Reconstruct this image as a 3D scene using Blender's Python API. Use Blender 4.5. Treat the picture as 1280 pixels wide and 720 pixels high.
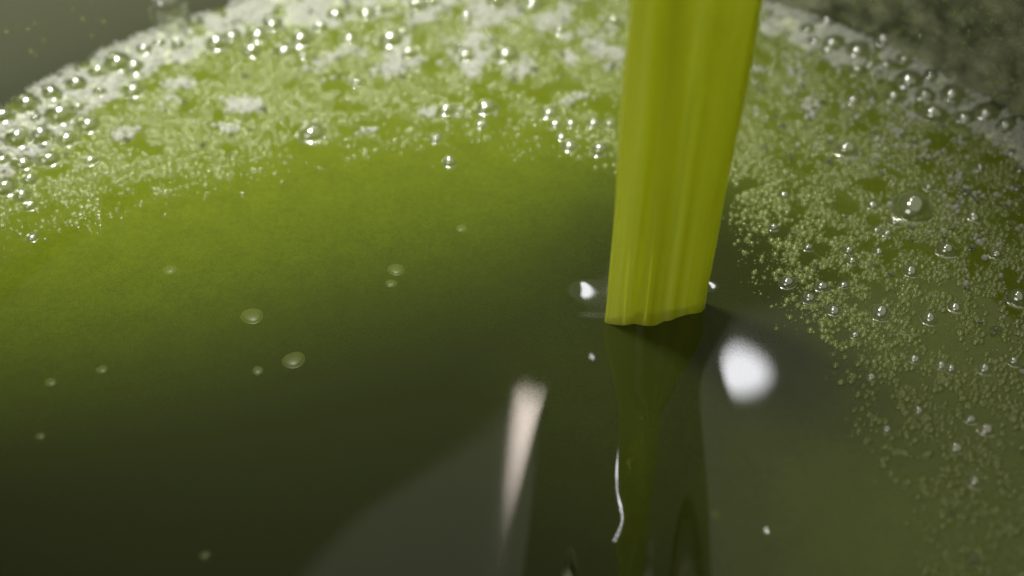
import bpy, bmesh, math
import numpy as np
from mathutils import Vector

# ------------------------------------------------------------------ start
for o in list(bpy.data.objects):
    bpy.data.objects.remove(o, do_unlink=True)
scene = bpy.context.scene
COL = scene.collection
CM = 0.01                     # everything below is thought of in centimetres, built in metres
rng = np.random.default_rng(7)

# ------------------------------------------------------------------ camera
FPX, HC = 1508.0, 14.142      # focal length in photo pixels, camera height in cm
cam_d = bpy.data.cameras.new('camera')
cam = bpy.data.objects.new('camera', cam_d); COL.objects.link(cam)
cam_d.sensor_width = 36.0
cam_d.lens = 36.0 * FPX / 1280.0
cam_d.clip_start, cam_d.clip_end = 0.002, 50
cam.location = (0, -HC*CM, HC*CM)
cam.rotation_euler = (math.radians(45), 0, 0)
cam_d.dof.use_dof = True
cam_d.dof.focus_distance = 0.198
cam_d.dof.aperture_fstop = 8.5
scene.camera = cam

def ground(px, py):
    """photo pixel -> point on the level oil surface, cm"""
    u, v = (px-640.0)/FPX, (360.0-py)/FPX
    s = math.sqrt(.5)
    t = HC/(s*(1-v))
    return np.array([u*t, -HC + t*s*(1+v)])
def px_per_cm(py):
    v = (360.0-py)/FPX
    return FPX/(HC/(math.sqrt(.5)*(1-v)))

# ------------------------------------------------------------------ world and lamps
w = bpy.data.worlds.new('World'); scene.world = w; w.use_nodes = True
bg = w.node_tree.nodes['Background']
bg.inputs[0].default_value = (1.0, 1.0, 0.62, 1); bg.inputs[1].default_value = 0.17

def aim(o, target):
    d = Vector(target) - o.location
    o.rotation_euler = d.to_track_quat('-Z', 'Y').to_euler()
def area(name, loc, target, shape, size, size_y, radiance, color):
    l = bpy.data.lights.new(name, 'AREA'); l.shape = shape; l.size = size; l.size_y = size_y
    a = (math.pi*size*size/4) if shape == 'DISK' else size*(size_y if shape == 'RECTANGLE' else size)
    if shape == 'ELLIPSE': a = math.pi*size*size_y/4
    l.energy = radiance*a*math.pi; l.color = color          # even radiance over the lamp face
    o = bpy.data.objects.new(name, l); COL.objects.link(o); o.location = loc; aim(o, target)
    return o
# broad round ceiling lamp, mirrored as the grey-green sheen in the front of the oil
area('ceiling_lamp', (.66, -.07, 1.0), (.66, -.07, 0), 'DISK', 2.18, 2.18, 0.42, (1.0, 1.0, .80))
# window-like lamp behind the photographer's left shoulder: the glints low on the bubbles, the lit face of the stream
area('window_lamp', (-.42, -.52, .52), (0, .02, 0), 'RECTANGLE', .50, .36, 2.9, (1.0, .99, .97))
# small bright lamp, mirrored as the white blob right of the stream
def mirror_lamp(name, px, py, H, shape, sx, sy, radiance, color, roll=0.0):
    g = ground(px, py)
    d = np.array([g[0], g[1]+HC, HC]); p = np.array([g[0], g[1], 0]) + d/HC*H
    o = area(name, tuple(p*CM), (g[0]*CM, g[1]*CM, 0), shape, sx*CM, sy*CM, radiance, color)
    return o
_g = ground(904, 460); LAMP_AT = np.array([_g[0], _g[1], 0]) + np.array([_g[0], _g[1]+HC, HC])/HC*60
mirror_lamp('work_lamp', 904, 460, 60, 'ELLIPSE', 7.0, 4.4, 19, (.96, .96, 1.0))
mirror_lamp('strip_lamp', 654, 694, 60, 'ELLIPSE', 2.0, 24.0, 30, (1.0, .86, .76))
# spot over the far left of the vessel: lights the froth and the cloudy oil there
s = bpy.data.lights.new('spot_lamp', 'SPOT'); s.energy = 12.5; s.color = (1.0, 1.0, .95)
s.spot_size = math.radians(42); s.spot_blend = 1.0; s.shadow_soft_size = .02
spot = bpy.data.objects.new('spot_lamp', s); COL.objects.link(spot)
spot.location = (-.075, .065, .36); aim(spot, (-.040, .060, 0))

scene.view_settings.view_transform = 'Standard'; scene.view_settings.look = 'None'
scene.view_settings.exposure = 0.0; scene.view_settings.gamma = 1.0
scene.view_settings.use_curve_mapping = False
scene.render.engine = 'CYCLES'
scene.cycles.transparent_max_bounces = 24
scene.cycles.max_bounces = 10
scene.unit_settings.system = 'METRIC'; scene.unit_settings.length_unit = 'CENTIMETERS'

# ------------------------------------------------------------------ helpers
def smooth(a, b, x):
    t = np.clip((x-a)/(b-a), 0, 1); return t*t*(3-2*t)
_tab = np.random.default_rng(3).random((256, 256))
def vnoise(x, y):
    xi, yi = np.floor(x).astype(int), np.floor(y).astype(int)
    fx, fy = x-xi, y-yi; fx = fx*fx*(3-2*fx); fy = fy*fy*(3-2*fy)
    g = lambda i, j: _tab[i % 256, j % 256]
    return (g(xi, yi)*(1-fx)+g(xi+1, yi)*fx)*(1-fy) + (g(xi, yi+1)*(1-fx)+g(xi+1, yi+1)*fx)*fy
def fbm(x, y, o=4):
    r, a, n = 0, .5, 0
    for k in range(o):
        r = r + a*vnoise(x*2**k+17*k, y*2**k+31*k); n += a; a *= .5
    return r/n
def mesh_obj(name, V, F, mat, parent=None, smooth_shade=True):
    m = bpy.data.meshes.new(name)
    V = np.asarray(V, dtype=np.float32); F = np.asarray(F, dtype=np.int32)
    k = F.shape[1]
    m.vertices.add(len(V)); m.vertices.foreach_set('co', V.ravel())
    m.loops.add(F.size); m.loops.foreach_set('vertex_index', F.ravel())
    m.polygons.add(len(F))
    m.polygons.foreach_set('loop_start', np.arange(0, F.size, k, dtype=np.int32))
    m.polygons.foreach_set('use_smooth', np.full(len(F), smooth_shade))
    m.update(calc_edges=True); m.validate()
    m.materials.append(mat)
    o = bpy.data.objects.new(name, m); COL.objects.link(o)
    if parent: o.parent = parent
    return o
def tag(o, label=None, cat=None, group=None, kind=None):
    if label: o['label'] = label
    if cat: o['category'] = cat
    if group: o['group'] = group
    if kind: o['kind'] = kind
    return o
class NT:
    def __init__(s, name):
        s.m = bpy.data.materials.new(name); s.m.use_nodes = True
        s.t = s.m.node_tree; s.t.nodes.clear()
        s.out = s.n('ShaderNodeOutputMaterial')
    def n(s, ty, ins=None, **kw):
        x = s.t.nodes.new(ty)
        for k, v in kw.items(): setattr(x, k, v)
        for k, v in (ins or {}).items():
            if hasattr(v, 'links'): s.t.links.new(v, x.inputs[k])
            else: x.inputs[k].default_value = v
        return x
    def ramp(s, fac, pts):
        r = s.n('ShaderNodeValToRGB', {0: fac}); e = r.color_ramp.elements
        while len(e) < len(pts): e.new(.5)
        for q, (p, c) in zip(e, pts): q.position = p; q.color = (*c, 1)
        return r.outputs[0]
    def done(s, sock, vol=None):
        s.t.links.new(sock, s.out.inputs[0]); return s.m

# ------------------------------------------------------------------ materials
def mat_oil():
    t = NT('oil')
    co = t.n('ShaderNodeTexCoord').outputs['Object']
    air_glow = t.n('ShaderNodeAttribute', attribute_name='aeration_glow').outputs['Fac']
    n1 = t.n('ShaderNodeTexNoise', {'Vector': co, 'Scale': 190., 'Detail': 6., 'Roughness': .65}).outputs[0]
    n2 = t.n('ShaderNodeTexNoise', {'Vector': co, 'Scale': 900., 'Detail': 3., 'Roughness': .6}).outputs[0]
    n3 = t.n('ShaderNodeTexNoise', {'Vector': co, 'Scale': 3600., 'Detail': 1.}).outputs[0]
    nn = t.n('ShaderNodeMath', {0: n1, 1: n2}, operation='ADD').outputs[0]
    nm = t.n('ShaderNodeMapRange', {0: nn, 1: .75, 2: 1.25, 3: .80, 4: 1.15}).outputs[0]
    fac = t.n('ShaderNodeMath', {0: air_glow, 1: nm}, operation='MULTIPLY', use_clamp=True).outputs[0]
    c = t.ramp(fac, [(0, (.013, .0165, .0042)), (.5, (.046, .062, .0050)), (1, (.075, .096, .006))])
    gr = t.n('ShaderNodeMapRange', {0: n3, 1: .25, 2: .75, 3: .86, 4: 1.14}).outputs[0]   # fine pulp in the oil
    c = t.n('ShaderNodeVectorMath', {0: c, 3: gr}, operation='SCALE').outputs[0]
    b = t.n('ShaderNodeBsdfPrincipled', {'Base Color': c, 'Roughness': .035, 'IOR': 1.47})
    return t.done(b.outputs[0])
def mat_stream():
    t = NT('stream_oil')
    co = t.n('ShaderNodeTexCoord').outputs['Object']
    mp = t.n('ShaderNodeMapping', {'Vector': co, 'Scale': (230., 230., 4.)}).outputs[0]
    n = t.n('ShaderNodeTexNoise', {'Vector': mp, 'Scale': 1., 'Detail': 3.}).outputs[0]
    c = t.ramp(n, [(.34, (.34, .36, .015)), (.50, (.66, .70, .06)), (.64, (.94, .98, .26))])
    b = t.n('ShaderNodeBsdfPrincipled', {'Base Color': c, 'Roughness': .16, 'IOR': 1.47,
            'Subsurface Weight': .6, 'Subsurface Radius': (.004, .0045, .0006), 'Subsurface Scale': 1.0})
    tr = t.n('ShaderNodeBsdfTranslucent', {'Color': (.80, .84, .04, 1)})
    mx = t.n('ShaderNodeMixShader', {0: .40, 1: b.outputs[0], 2: tr.outputs[0]})
    gl = t.n('ShaderNodeBsdfGlass', {'Color': (.86, .92, .20, 1), 'Roughness': .14, 'IOR': 1.47})
    mx = t.n('ShaderNodeMixShader', {0: .40, 1: mx.outputs[0], 2: gl.outputs[0]})
    return t.done(mx.outputs[0])
def mat_film(name, gloss_col, ior, veil, veil_col, rough=.10, rim=.30):
    t = NT(name)
    lw = t.n('ShaderNodeLayerWeight', {'Blend': .5}).outputs['Facing']
    p5 = t.n('ShaderNodeMath', {0: lw, 1: 4.0}, operation='POWER').outputs[0]
    fr = t.n('ShaderNodeMapRange', {0: p5, 3: ior, 4: rim}).outputs[0]
    tr = t.n('ShaderNodeBsdfTransparent', {'Color': (.97, .985, .93, 1)})
    df = t.n('ShaderNodeBsdfDiffuse', {'Color': (*veil_col, 1)})
    tl = t.n('ShaderNodeBsdfTranslucent', {'Color': (*veil_col, 1)})
    dd = t.n('ShaderNodeMixShader', {0: .45, 1: df.outputs[0], 2: tl.outputs[0]})
    a = t.n('ShaderNodeMixShader', {0: veil, 1: tr.outputs[0], 2: dd.outputs[0]})
    gl = t.n('ShaderNodeBsdfGlossy', {'Color': (*gloss_col, 1), 'Roughness': rough})
    mx = t.n('ShaderNodeMixShader', {0: fr, 1: a.outputs[0], 2: gl.outputs[0]})
    return t.done(mx.outputs[0])
def mat_steel():
    t = NT('brushed_steel')
    co = t.n('ShaderNodeTexCoord').outputs['Object']
    mp = t.n('ShaderNodeMapping', {'Vector': co, 'Scale': (30., 30., 900.)}).outputs[0]
    n = t.n('ShaderNodeTexNoise', {'Vector': mp, 'Scale': 1., 'Detail': 4.}).outputs[0]
    r = t.n('ShaderNodeMapRange', {0: n, 3: .16, 4: .30}).outputs[0]
    b = t.n('ShaderNodeBsdfPrincipled', {'Base Color': (.105, .112, .070, 1), 'Metallic': .6, 'Roughness': r})
    return t.done(b.outputs[0])
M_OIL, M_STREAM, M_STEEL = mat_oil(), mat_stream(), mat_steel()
M_FILM = mat_film('bubble_film', (1, 1, 1), .21, .05, (.75, .78, .6), .13)
M_FINE = mat_film('fine_bubble_film', (1, 1, .92), .055, .42, (.29, .34, .075), .20, .14)
M_FAINT = mat_film('sunken_bubble_film', (1, 1, .9), .012, .09, (.42, .48, .08), .4)
M_FROTH = mat_film('froth_film', (1, 1, 1), .03, .50, (.56, .56, .51), .3, .12)
def mat_bed(name='froth_bed', tint=(.30, .33, .12, 1)):
    t = NT(name)
    co = t.n('ShaderNodeTexCoord').outputs['Object']
    v = t.n('ShaderNodeTexVoronoi', {'Vector': co, 'Scale': 2600.}).outputs['Distance']
    lo = name != 'froth_bed'
    c = t.ramp(v, [(0, (.34, .34, .25)), (.7, (.22, .23, .14))] if lo else [(0, (.52, .52, .50)), (.7, (.31, .33, .24))])
    nz = t.n('ShaderNodeTexNoise', {'Vector': co, 'Scale': 170. if lo else 420., 'Detail': 4.}).outputs[0]
    nz = t.n('ShaderNodeMapRange', {0: nz, 1: .35, 2: .62, 3: .05 if lo else .45, 4: 1.0}).outputs[0]
    c = t.n('ShaderNodeMix', {0: nz, 6: tint, 7: c}, data_type='RGBA').outputs[2]
    bp = t.n('ShaderNodeBump', {'Height': v, 'Strength': .5, 'Distance': .0003}, invert=True).outputs[0]
    b = t.n('ShaderNodeBsdfPrincipled', {'Base Color': c, 'Roughness': .5, 'Normal': bp})
    return t.done(b.outputs[0])
M_BED = mat_bed(); M_SKIN = mat_bed('foam_skin', (.05, .06, .025, 1))

# ------------------------------------------------------------------ layout of the vessel
P = [ground(*p) for p in ((0,147), (290,22), (597,-32), (1050,46), (1280,172))]
A = np.array([[2*p[0], 2*p[1], 1] for p in P]); B = np.array([p@p for p in P])
sol = np.linalg.lstsq(A, B, rcond=None)[0]
VC = sol[:2]; VR = math.sqrt(sol[2] + VC@VC)
print('vessel centre', VC, 'radius', VR)
SC = ground(817, 388)           # where the stream enters
SA, SB, SROT = .79, .22, math.radians(11)   # half widths and turn of its cross-section

def stream_rho(x, y):
    dx, dy = x-SC[0], y-SC[1]; c, s_ = math.cos(SROT), math.sin(SROT)
    return np.sqrt(((dx*c+dy*s_)/SA)**2 + ((-dx*s_+dy*c)/SB)**2)

def polyline_dist(x, y, pts):
    """distance to a polyline on the oil, and the 0..1 place along it"""
    pts = [ground(*p) for p in pts]
    L = [np.hypot(*(b-a)) for a, b in zip(pts, pts[1:])]; T = sum(L); acc = 0
    best = np.full(np.shape(x), 1e9); at = np.zeros(np.shape(x)); side = np.zeros(np.shape(x))
    for (a, b, l) in zip(pts, pts[1:], L):
        d = (b-a)/l
        t = np.clip((x-a[0])*d[0]+(y-a[1])*d[1], 0, l)
        q = np.hypot(x-a[0]-t*d[0], y-a[1]-t*d[1])
        sd = (x-a[0])*(-d[1])+(y-a[1])*d[0]
        m = q < best
        best = np.where(m, q, best); at = np.where(m, (acc+t)/T, at); side = np.where(m, sd, side)
        acc += l
    return best, at, side

def base_height(x, y):
    r = np.hypot(x-VC[0], y-VC[1]); d = VR-r
    h = .22*np.exp(-np.maximum(d, 0)/.30)
    rho = np.hypot(x-SC[0], y-SC[1])
    # hollow pressed into the oil round the stream, and the tongue of moving oil in front of it
    dx, dy = x-SC[0], y-SC[1]
    ax = dx + .10 + .13*np.maximum(-dy, 0)
    tr = np.where(ax < 0, np.exp(-(np.abs(ax)/.92)**3.), np.exp(-(np.abs(ax)/.86)**3.))
    dd = np.minimum(np.maximum(dy, -7.0), -.15)
    h = h - tr*.13*(dd+.75)*smooth(2.6, -.2, dy)*smooth(-9.0, -6.4, dy)
    # low swell
    h = h + .009*(fbm(x*.45+3, y*.45+9, 1)-.5)*smooth(0, 2.5, d)
    return h

def base_slope(x, y, e=.01):
    f = lambda a, b: float(base_height(np.array(a), np.array(b)))
    return np.array([(f(x+e, y)-f(x-e, y))/(2*e), (f(x, y+e)-f(x, y-e))/(2*e)])
def slope_for(b, lamp):
    """slope the oil needs at b to mirror the lamp into the lens"""
    b = np.array([b[0], b[1], 0.]); wl = lamp-b; wl /= np.linalg.norm(wl)
    cv = np.array([0, -HC, HC])-b; cv /= np.linalg.norm(cv)
    hv = wl+cv; return -hv[:2]/hv[2]
LENSES = []
for (px, py, sg) in ((732, 358, .34), (888, 354, .17), (958, 665, .15)):
    b = ground(px, py); sl = slope_for(b, LAMP_AT)-base_slope(*b); m_ = np.hypot(*sl)
    c = b + sl/m_*sg/math.sqrt(2)
    LENSES.append((c[0], c[1], sg, 1.0*m_*sg/.858))
# crest shaped into the tongue for a white streak, lit by an added lamp
CREST = [((1-t)**2*806+2*t*(1-t)*806+t*t*764, (1-t)**2*528+2*t*(1-t)*618+t*t*704) for t in np.linspace(0, 1, 9)]
_h = ground(799, 602); _sl = base_slope(*_h) + np.array([.08, .0])
_n = np.array([-_sl[0], -_sl[1], 1.]); _n /= np.linalg.norm(_n)
_d = np.array([_h[0], _h[1]+HC, -HC]); _d /= np.linalg.norm(_d)
STREAK_AT = np.array([_h[0], _h[1], 0.]) + 60*(_d - 2*(_d@_n)*_n)
CT = np.linspace(0, 1, 25); CSIG = .30; CPERP, CRISE = [], [0.]
_pts = [ground(*p) for p in CREST]; _L = np.array([np.hypot(*(b-a)) for a, b in zip(_pts, _pts[1:])]); _cum = np.concatenate([[0], np.cumsum(_L)])/_L.sum()
for t_ in CT:
    k_ = min(int(np.searchsorted(_cum, t_, 'right'))-1, len(_L)-1)
    d_ = (_pts[k_+1]-_pts[k_])/_L[k_]; p_ = _pts[k_] + d_*(t_-_cum[k_])*_L.sum()
    ds = slope_for(p_, STREAK_AT)-base_slope(*p_)
    CPERP.append(ds@np.array([-d_[1], d_[0]])); CRISE.append(CRISE[-1] + ds@d_*_L.sum()/24)
CRISE = np.array(CRISE[:-1]); CRISE = CRISE-CRISE.mean(); CPERP = np.array(CPERP)
def height(x, y):
    h = base_height(x, y)
    # slight swellings beside the stream that catch the work lamp
    for (bx, by, sg, amp) in LENSES:
        h = h + amp*np.exp(-((x-bx)**2+(y-by)**2)/sg**2)
    q, a_, sd = polyline_dist(x, y, CREST)
    h = h + (np.interp(a_, CT, CRISE) + sd*np.interp(a_, CT, CPERP))*np.exp(-(q/CSIG)**2)
    return h

# ------------------------------------------------------------------ how much foam stands where
CLEAR = [ground(*p) for p in ((-160,330), (0,300), (200,258), (380,212), (560,182), (760,200), (900,255), (950,305),
                              (985,385), (1050,480), (1100,580), (1150,680), (1195,780), (1240,880))]
cx_ = np.array([p[0] for p in CLEAR]); cy_ = np.array([p[1] for p in CLEAR])
def clear_depth(x, y):
    """signed distance (cm) outwards from the edge of the clear oil; > 0 is foam"""
    best = np.full(np.shape(x), 1e9); sg = np.zeros(np.shape(x))
    for i in range(len(cx_)-1):
        a = np.array([cx_[i], cy_[i]]); b = np.array([cx_[i+1], cy_[i+1]])
        l = np.hypot(*(b-a)); dd = (b-a)/l
        t = np.clip((x-a[0])*dd[0]+(y-a[1])*dd[1], 0, l)
        q = np.hypot(x-a[0]-t*dd[0], y-a[1]-t*dd[1])
        s_ = dd[0]*(y-a[1])-dd[1]*(x-a[0])
        m = q < best
        sg = np.where(m, np.sign(s_), sg); best = np.where(m, q, best)
    return best*sg
PATCH = [(300,135,34,14,.8),(150,172,26,16,.7),(410,75,40,26,.7),(490,70,36,34,1.),(585,66,34,40,.9),(640,84,34,20,.7),
         (690,28,60,30,.8),(745,70,40,22,.8),(770,30,30,30,.8),(395,160,24,10,.5),(215,112,40,26,.7),(545,142,40,9,.6),(610,136,28,9,.6),
         (985,25,36,26,1.),(990,105,26,22,.8),(1012,140,20,18,.8),(1060,195,22,14,.5),(340,25,60,30,.9),(280,160,30,10,.5),
         (540,20,60,24,.8),(620,20,60,26,.8),(455,165,20,8,.45),(715,125,30,10,.5),(1270,375,16,24,.5),(110,205,22,12,.5),(1100,70,60,24,.6)]
def froth_density(x, y):
    d = VR-np.hypot(x-VC[0], y-VC[1])
    # width of the band along the wall
    wdt = .80 + .55*smooth(-5, -8, x) + .35*(fbm(x*.8+40, y*.8+5, 3)-.5)*2 + .5*np.exp(-((x+3)/3.0)**2)
    D = smooth(wdt+.25, wdt-.25, d)
    for (px, py, rx, ry, a) in PATCH:
        g = ground(px, py); k = px_per_cm(py)
        D = np.maximum(D, a*1.15*np.exp(-(((x-g[0])*k/rx)**2 + ((y-g[1])*k*.72/ry)**2)**1.2))
    D = np.maximum(D, .28*smooth(3.0, 4.5, x)*smooth(4.6, 1.8, d))
    n = fbm(x*2.6+11, y*2.6+2, 5)
    return np.clip(D*1.12 + (n-.58)*2.6*smooth(.05, .5, D), 0, 1)*(d > -.05)
def fine_density(x, y):
    c = clear_depth(x, y) + .9*(fbm(x*1.3+7, y*1.3+50, 4)-.5)
    n = fbm(x*3.0+70, y*3.0+20, 4)
    n2 = fbm(x*.9+170, y*.9+20, 3)
    return np.clip(smooth(-.5, np.where(x > 3, 1.3, 2.4), c)*(.15+2.6*(n-.36))*(.5+n2), 0, 1)*(1-.12*smooth(3.0, 4.6, x-.1*y))

def narrow_spot(name, at, r, radiance, color, px, py, cone):
    l = bpy.data.lights.new(name, 'SPOT'); l.shadow_soft_size = r*CM; l.color = color
    l.energy = radiance*4*math.pi**2*(r*CM)**2; l.spot_size = math.radians(cone); l.spot_blend = .5
    o = bpy.data.objects.new(name, l); COL.objects.link(o); o.location = tuple(at*CM)
    t = ground(px, py); aim(o, (t[0]*CM, t[1]*CM, 0))
narrow_spot('streak_lamp', STREAK_AT, 1.15, 22, (.95, .97, 1.0), 794, 602, 2.6)  # unseen narrow spot put in for the crest's white streak alone

# ------------------------------------------------------------------ the vessel
def lathe(name, prof, seg, mat, parent=None):
    a = np.linspace(0, 2*math.pi, seg, endpoint=False)
    V = np.array([[ (VC[0]+r*math.cos(t))*CM, (VC[1]+r*math.sin(t))*CM, z*CM] for (r, z) in prof for t in a])
    F = [[j*seg+i, j*seg+(i+1) % seg, (j+1)*seg+(i+1) % seg, (j+1)*seg+i] for j in range(len(prof)-1) for i in range(seg)]
    return mesh_obj(name, V, F, mat, parent)
vessel = bpy.data.objects.new('steel_vessel', None); COL.objects.link(vessel)
vessel.empty_display_size = .01
tag(vessel, 'round brushed steel vessel whose wall rises behind the foam band', 'vessel')
lathe('wall', [(0.01,-6.2),(VR-.6,-6.2),(VR-.15,-6.0),(VR,-5.5),(VR,3.6),(VR+.12,3.6),(VR+.12,-6.4),(0.01,-6.4)], 160, M_STEEL, vessel)
lathe('rim', [(VR+.06+.14*math.cos(t), 3.68+.14*math.sin(t)) for t in np.linspace(0, 2*math.pi, 13)], 160, M_STEEL, vessel)

# ------------------------------------------------------------------ the oil
g = .07
xs = np.concatenate([np.arange(VC[0]-VR-.1, -.4, g), np.arange(-.4, 4.4, .024), np.arange(4.4, VC[0]+VR+.1, g)])
ys = np.concatenate([np.arange(VC[1]-VR-.1, -6, g), np.arange(-6, 1., .026), np.arange(1., VC[1]+VR+.1, g)])
X, Y = np.meshgrid(xs, ys)
Z = height(X, Y)
V = np.stack([X, Y, Z], -1).reshape(-1, 3)*CM
ny, nx = X.shape
I = np.arange(nx*ny).reshape(ny, nx)
F = np.stack([I[:-1,:-1], I[:-1,1:], I[1:,1:], I[1:,:-1]], -1).reshape(-1, 4)
R2 = np.hypot(X-VC[0], Y-VC[1]).ravel()
F = F[(R2[F] < VR+.09).all(1)]
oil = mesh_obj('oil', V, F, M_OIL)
at = oil.data.attributes.new('aeration_glow', 'FLOAT', 'POINT')
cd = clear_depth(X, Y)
# oil cloudier by the wall, with glow and dark round the stream painted in
air_glow = smooth(-6.6, 1.2, cd)**1.5
air_glow = air_glow*(.10+.90*smooth(.9, 4.6, np.hypot(X-SC[0]-.9, (Y-SC[1]-.2)*.8)))
at.data.foreach_set('value', air_glow.astype(np.float32).ravel())
tag(oil, 'dark olive green oil filling the vessel', 'oil', kind='structure')

# ------------------------------------------------------------------ the stream
def build_stream():
    seg, V, F = 144, [], []
    zs = np.concatenate([np.linspace(-1.2, 1.2, 22), np.linspace(1.4, 22, 90)])
    for z in zs:
        k = 1 + .019*max(z, 0) + .10*math.exp(-max(z+.35, 0)/.30)
        off = .010*z
        for i in range(seg):
            a = 2*math.pi*i/seg
            fl = 1 + .030*math.cos(3*a+.6+.05*z) + .018*math.cos(5*a+2.1-.09*z) + .006*math.cos(11*a+.4+.2*z)
            fl += .012*math.sin(1.9*z+2*a)
            x, y = SA*k*fl*math.cos(a), SB*k*fl*math.sin(a)
            xn = math.cos(a)
            dp = .030*math.cos(6.5*xn+.4+.035*z) + .016*math.cos(12*xn+1.7-.05*z) + .006*math.cos(21*xn+.3+.1*z)
            nl = math.hypot(math.cos(a)*SB, math.sin(a)*SA)
            x += dp*math.cos(a)*SB/nl; y += dp*math.sin(a)*SA/nl
            c, s_ = math.cos(SROT), math.sin(SROT)
            V.append(((SC[0]+off+x*c-y*s_)*CM, (SC[1]+x*s_+y*c)*CM, z*CM))
    n = len(zs)
    F = [[j*seg+i, j*seg+(i+1) % seg, (j+1)*seg+(i+1) % seg, (j+1)*seg+i] for j in range(n-1) for i in range(seg)]
    o = mesh_obj('oil_stream', np.array(V), F, M_STREAM)
    return o
stream = build_stream()
tag(stream, 'thick yellow green stream of oil falling into the vessel', 'oil stream')

# ------------------------------------------------------------------ single bubbles
def dome(seed, hgt, film=None):
    r = np.random.default_rng(seed)
    seg = 28
    prof = [(1.26, -.03), (1.14, .0), (1.05, .05), (1.0, .13)]
    for k in range(1, 9):
        t = math.radians(8 + 82*k/8.0)
        prof.append((math.cos(t)/math.cos(math.radians(8)), .13 + hgt*(math.sin(t)-math.sin(math.radians(8)))))
    ph = r.random(3)*6.28
    V, F = [], []
    for (q, z) in prof[:-1]:
        for i in range(seg):
            a = 2*math.pi*i/seg
            m = 1 + .05*math.cos(2*a+ph[0]) + .03*math.cos(3*a+ph[1])
            V.append((q*m*math.cos(a), q*m*math.sin(a), z))
    V.append((0, 0, prof[-1][1]))
    n = len(prof)-1
    me = bpy.data.meshes.new('bubble')
    F = [[j*seg+i, j*seg+(i+1) % seg, (j+1)*seg+(i+1) % seg, (j+1)*seg+i] for j in range(n-1) for i in range(seg)]
    F += [[(n-1)*seg+i, (n-1)*seg+(i+1) % seg, n*seg] for i in range(seg)]
    me.from_pydata(V, [], F); me.polygons.foreach_set('use_smooth', [True]*len(F)); me.materials.append(film or M_FILM); me.update()
    return me
DOMES = [dome(i, .72+.1*i) for i in range(4)]
FAINT = [dome(9+i, .45, M_FAINT) for i in range(2)]
LEFT = [(38,139,12),(78,147,16),(67,125,9),(98,113,10),(124,97,9),(125,118,6),(150,86,13),(169,88,9),(166,114,11),(182,70,7),(201,62,6),
 (224,62,7),(272,58,12),(291,48,9),(314,65,10),(322,45,11),(342,33,10),(355,64,11),(377,50,12),(379,71,6),(401,36,7),(25,178,14),(53,174,12),
 (28,206,11),(60,200,11),(84,176,10),(110,157,12),(8,155,10),(6,235,13),(37,226,8),(28,246,9),(38,258,7),(4,203,8),(47,153,6),(98,137,7)]
MID = [(458,19,9),(474,16,6),(522,10,9),(538,6,7),(619,5,9),(667,6,8),(489,52,12),(504,44,6),(512,71,8),(583,74,7),(633,70,12),(767,28,7),(558,140,9),
 (608,137,10),(687,141,9),(694,156,6),(713,155,6),(742,154,7),(762,157,6),(712,183,8),(749,188,9),(562,203,7),(545,173,7),(602,156,6),(446,104,6),(702,171,5),
 (390,167,13),(114,202,7),(40,297,6),(436,48,8),(420,22,9),(583,25,6),(700,40,6)]
RIGHT = [(1008,18,10),(1008,44,6),(1018,57,6),(1035,38,9),(1041,61,11),(1068,44,12),(1070,70,11),(1100,67,9),(1070,90,7),(1088,86,6),(1107,87,6),(1127,86,7),
 (1135,107,13),(1117,123,9),(1156,124,9),(1190,101,11),(1188,126,11),(1167,145,13),(1205,151,9),(1230,150,12),(1132,133,4),(1161,105,6),(1183,83,6),(1255,165,8),(1272,160,7)]
SPARSE = [(1058,190,11),(1140,262,19),(1067,126,7),(984,354,8),(1027,359,7),(1011,374,7),(1042,388,7),(1100,392,10),(1055,356,5),(1060,314,6),(1065,327,5),(1098,315,5),
 (1091,257,6),(1118,278,6),(1096,288,5),(1109,292,5),(1217,272,7),(1183,314,9),(1138,339,8),(1069,419,5),(1161,399,8),(1194,384,7),(1176,457,6),(1143,449,6),(1188,462,6),
 (1089,471,5),(1271,374,10),(1266,453,6),(1230,462,7),(1213,525,6),(1233,537,8),(1195,560,7),(1148,513,5),(1217,603,7),(1108,537,5),(1010,310,5),(967,285,5),(980,245,5),(1245,320,6),(1225,210,5),(1160,235,5)]
DRIFT = [(315,395,12),(367,450,12),(322,463,6),(495,337,9),(489,354,6),(212,337,7),(577,285,6),(127,462,6),(63,478,6),(50,545,5),(256,694,6),(893,645,6),(958,665,5)]
NUM = ['first','second','third','fourth','fifth','sixth','seventh','eighth','ninth','tenth','eleventh','twelfth','thirteenth','fourteenth','fifteenth','sixteenth',
 'seventeenth','eighteenth','nineteenth','twentieth']
def ordinal(i):
    if i < 20: return NUM[i]
    tens = {2:'twenty',3:'thirty',4:'forty',5:'fifty'}[(i+1)//10]
    return tens+'-'+NUM[(i+1) % 10-1] if (i+1) % 10 else {30:'thirtieth',40:'fortieth'}.get(i+1, 'fiftieth')
ZONES = [(LEFT, 'clear bubble in the white froth band at upper left, {} from the left edge', 'bubbles in the left froth band'),
         (MID, 'clear bubble in the green foam left of the stream, {} from the left edge', 'bubbles in the green foam'),
         (RIGHT, 'clear bubble in the froth band right of the stream, {} from the stream', 'bubbles in the right froth band'),
         (SPARSE, 'glinting bubble on the dark speckled oil at right, {} from the stream', 'bubbles on the dark oil at right'),
         (DRIFT, 'faint bubble drifting on the clear dark oil, {} from the left edge', 'bubbles drifting on the clear oil')]
HOLES = []
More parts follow.
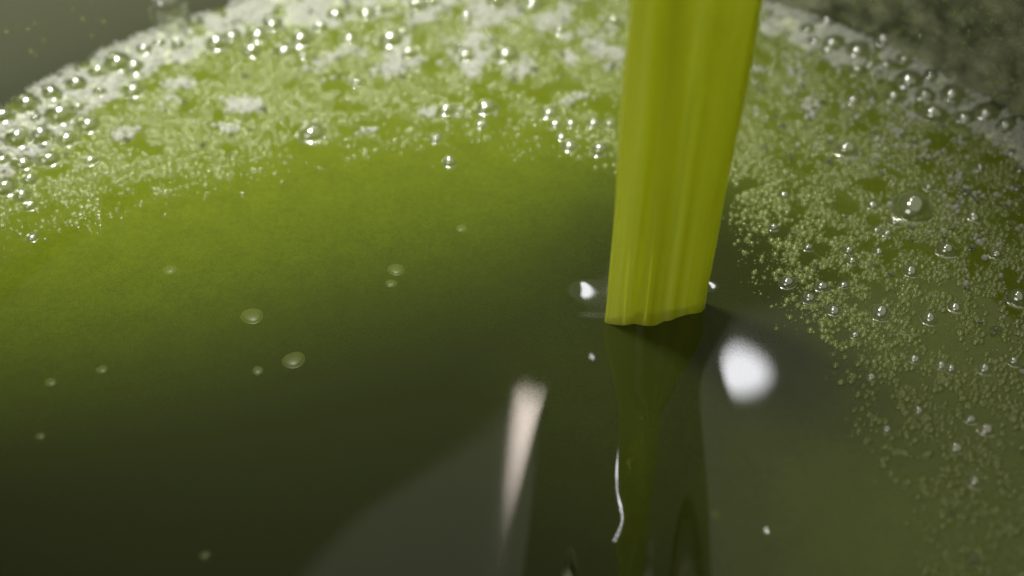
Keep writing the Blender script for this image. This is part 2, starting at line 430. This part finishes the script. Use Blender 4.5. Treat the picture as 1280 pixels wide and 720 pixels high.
for zone, lab, grp in ZONES:
    zone = sorted(zone)
    for i, (px, py, rp) in enumerate(zone):
        gp = ground(px, py); r = rp/px_per_cm(py)*(1.0 if 'drift' in grp else 1.28)
        o = bpy.data.objects.new('bubble', FAINT[i % 2] if zone[0] == (50, 545, 5) else DOMES[(i*7+int(px)) % 4]); COL.objects.link(o)
        z = float(height(np.array(gp[0]), np.array(gp[1])))
        fd = float(froth_density(np.array(gp[0]), np.array(gp[1])))
        z += .075*fd
        o.location = (gp[0]*CM, gp[1]*CM, z*CM)
        o.scale = (r*CM, r*CM, r*CM*(.55 if zone and grp.startswith('bubbles drifting') else 1))
        o.rotation_euler = (0, 0, rng.random()*6.28)
        size = 'large' if rp >= 11 else ('middling' if rp >= 8 else 'small')
        tag(o, size+' '+lab.format(ordinal(i)), 'bubble', grp)
        HOLES.append((gp[0], gp[1], r))
HOLES = np.array(HOLES)

# ------------------------------------------------------------------ foam: thousands of tiny bubbles
def domes_mesh(name, pos, rad, mat, seg=5, rings=(48, -8)):
    """one mesh of small low domes"""
    a = np.linspace(0, 2*math.pi, seg, endpoint=False)
    T = [np.array([[0, 0, 1.0]])]
    for el in rings:
        e = math.radians(el)
        T.append(np.stack([np.cos(a+el)*math.cos(e), np.sin(a+el)*math.cos(e), np.full(seg, math.sin(e))], -1))
    T = np.concatenate(T)
    f = [[0, 1+i, 1+(i+1) % seg] for i in range(seg)]
    for k in range(len(rings)-1):
        for i in range(seg):
            p, q = 1+k*seg+i, 1+k*seg+(i+1) % seg
            f += [[p, p+seg, q], [q, p+seg, q+seg]]
    f = np.array(f); n = len(T)
    N = len(pos)
    rot = rng.random(N)*6.28
    c, s_ = np.cos(rot)[:, None], np.sin(rot)[:, None]
    xx = T[None, :, 0]*c - T[None, :, 1]*s_; yy = T[None, :, 0]*s_ + T[None, :, 1]*c
    zz = np.broadcast_to(T[None, :, 2], xx.shape)
    V = np.stack([xx, yy, zz], -1)*rad[:, None, None] + pos[:, None, :]
    F = (f[None] + (np.arange(N)*n)[:, None, None]).reshape(-1, 3)
    return mesh_obj(name, V.reshape(-1, 3)*CM, F, mat)
def scatter(n, dens, rfun, box=(-11.6, 11.6, -6.5, 11)):
    x = rng.uniform(box[0], box[1], n); y = rng.uniform(box[2], box[3], n)
    r = rfun(n)
    ok = np.hypot(x-VC[0], y-VC[1]) < VR-r*.5
    # the slice of the vessel in view, with a margin
    ok &= (np.abs(x) < (y+28.3)*.30+.9)
    x, y, r = x[ok], y[ok], r[ok]
    D = dens(x, y); ok = rng.random(len(x)) < D
    x, y, r, D = x[ok], y[ok], r[ok], D[ok]
    keep = np.ones(len(x), bool)
    for (hx, hy, hr) in HOLES:
        keep &= (x-hx)**2+(y-hy)**2 > (hr*1.02+r*.6)**2
    keep &= stream_rho(x, y) > 1.3
    return x[keep], y[keep], r[keep], D[keep]
# white froth
x, y, r, D = scatter(420000, lambda a, b: np.clip(froth_density(a, b), 0, 1)**2.2, lambda n: .017+.050*rng.random(n)**3.0)
def bank(D, dw): return .015 + .10*D*smooth(1.8, .3, dw)
dw = VR-np.hypot(x-VC[0], y-VC[1])
z = height(x, y) + rng.random(len(x))*.025 + bank(D, dw)*rng.uniform(.5, 1, len(x))
print('froth bubbles', len(x))
if len(x) > 46000: x, y, z, r = x[:46000], y[:46000], z[:46000], r[:46000]
froth = domes_mesh('froth', np.stack([x, y, z], -1), r, M_FROTH)
tag(froth, 'white froth of tiny bubbles banked along the vessel wall', 'froth', kind='stuff')
# the packed bed of smaller bubbles that froth rests in
g = .045
X, Y = np.meshgrid(np.arange(-11.8, 11.8, g), np.arange(0, 11, g))
D = froth_density(X, Y); dw = VR-np.hypot(X-VC[0], Y-VC[1])
Z = height(X, Y) + bank(D, dw)*smooth(.25, .75, D)*1.0 - .03 + .03*(fbm(X*9, Y*9, 3)-.5)*2
ok = (D > .3) & (dw > .01)
for (hx, hy, hr) in HOLES: ok &= (X-hx)**2+(Y-hy)**2 > (hr*1.0)**2
ny, nx = X.shape; I = np.arange(nx*ny).reshape(ny, nx)
F = np.stack([I[:-1,:-1], I[:-1,1:], I[1:,1:], I[1:,:-1]], -1).reshape(-1, 4)
F = F[ok.ravel()[F].all(1)]
used, inv = np.unique(F, return_inverse=True)
bed = mesh_obj('froth_bed', (np.stack([X, Y, Z], -1).reshape(-1, 3)*CM)[used], inv.reshape(-1, 4), M_BED)
tag(bed, 'pale packed bed of froth between the bubbles by the wall', 'froth', kind='stuff')
# fine green bubbles
x, y, r, D = scatter(420000, lambda a, b: np.minimum(fine_density(a, b)*1.5, 1), lambda n: .015+.070*rng.random(n)**5)
z = height(x, y) - r*.25
if len(x) > 92000: x, y, z, r = x[:92000], y[:92000], z[:92000], r[:92000]
fine = domes_mesh('fine_bubbles', np.stack([x, y, z], -1), r, M_FINE)
tag(fine, 'fine green bubbles spread over the oil inside the froth band', 'bubbles', kind='stuff')

# foam left clinging to the steel above the oil
def wall_foam(n, a0, a1, h0, h1):
    a = np.radians(rng.uniform(a0, a1, n)); z = rng.uniform(h0, h1, n)
    k = fbm(a*VR*1.6+5, z*1.6+80, 4)
    ok = rng.random(n) < np.clip((k-.30)*3.0, 0, 1); a, z = a[ok], z[ok]
    r = .014+.05*rng.random(len(a))**5
    return np.stack([VC[0]+(VR-.3*r)*np.cos(a), VC[1]+(VR-.3*r)*np.sin(a), z], -1), r
p1, r1 = wall_foam(22000, 22, 66, .15, 3.4)
p2, r2 = wall_foam(900, 112, 165, .4, 3.4)
clung = domes_mesh('clinging_foam', np.concatenate([p1, p2]), np.concatenate([r1, r2]), M_FINE)
A_, Z_ = np.meshgrid(np.radians(np.arange(18, 70, .3)), np.arange(.05, 3.45, .05))
K = fbm(A_*VR*1.6+5, Z_*1.6+80, 4) + .05*(fbm(A_*VR*9, Z_*9, 2)-.5)
rr = VR-.012-.05*smooth(.33, .6, K)*(.6+.8*fbm(A_*VR*7, Z_*7, 2))
ny, nx = A_.shape; I = np.arange(nx*ny).reshape(ny, nx)
F = np.stack([I[:-1,:-1], I[1:,:-1], I[1:,1:], I[:-1,1:]], -1).reshape(-1, 4)
F = F[(K.ravel()[F] > .05).all(1)]
used, inv = np.unique(F, return_inverse=True)
VV = np.stack([VC[0]+rr*np.cos(A_), VC[1]+rr*np.sin(A_), Z_], -1).reshape(-1, 3)*CM
skin = mesh_obj('foam_skin', VV[used], inv.reshape(-1, 4), M_SKIN)
tag(skin, 'dull olive skin of dried foam on the vessel wall at upper right', 'foam', kind='stuff')
tag(clung, 'thin olive foam clinging to the vessel wall above the froth', 'foam', kind='stuff')

# middling clear bubbles crowded between the single ones
x, y, r, D = scatter(5200, lambda a, b: np.clip(.9*froth_density(a, b)+.10*fine_density(a, b), 0, 1), lambda n: .040+.055*rng.random(n)**1.6)
keep = []
for i in range(len(x)):
    if all((x[i]-x[k])**2+(y[i]-y[k])**2 > (.9*(r[i]+r[k]))**2 for k in keep): keep.append(i)
x, y, r, D = x[keep], y[keep], r[keep], D[keep]
dw = VR-np.hypot(x-VC[0], y-VC[1])
z = height(x, y) + .8*bank(froth_density(x, y), dw)
crowd = domes_mesh('froth_bubbles', np.stack([x, y, z], -1), r, M_FILM, seg=10, rings=(70, 50, 28, 5, -20))
tag(crowd, 'small clear bubbles crowded through the white froth', 'bubbles', kind='stuff')
# bubble added to stand in for a glint mirrored in the steel
u, v = (211-640)/FPX, (360-10)/FPX
dv = np.array([u, math.sqrt(.5)*(1+v), -math.sqrt(.5)*(1-v)]); c0 = np.array([0, -HC, HC]); o2 = c0[:2]-VC
a_ = dv[:2]@dv[:2]; b_ = o2@dv[:2]; t_ = (-b_+math.sqrt(b_*b_-a_*(o2@o2-VR*VR)))/a_
hp = c0+t_*dv
glint_bubble = bpy.data.objects.new('bubble', DOMES[1]); COL.objects.link(glint_bubble)
glint_bubble.location = tuple(hp*CM); glint_bubble.scale = (.0042, .0042, .0042)
inw = Vector((VC[0]-hp[0], VC[1]-hp[1], 0)); glint_bubble.rotation_euler = inw.to_track_quat('Z', 'Y').to_euler()
tag(glint_bubble, 'blurred glint mirrored in the vessel wall at top left, built as a bubble', 'bubble')
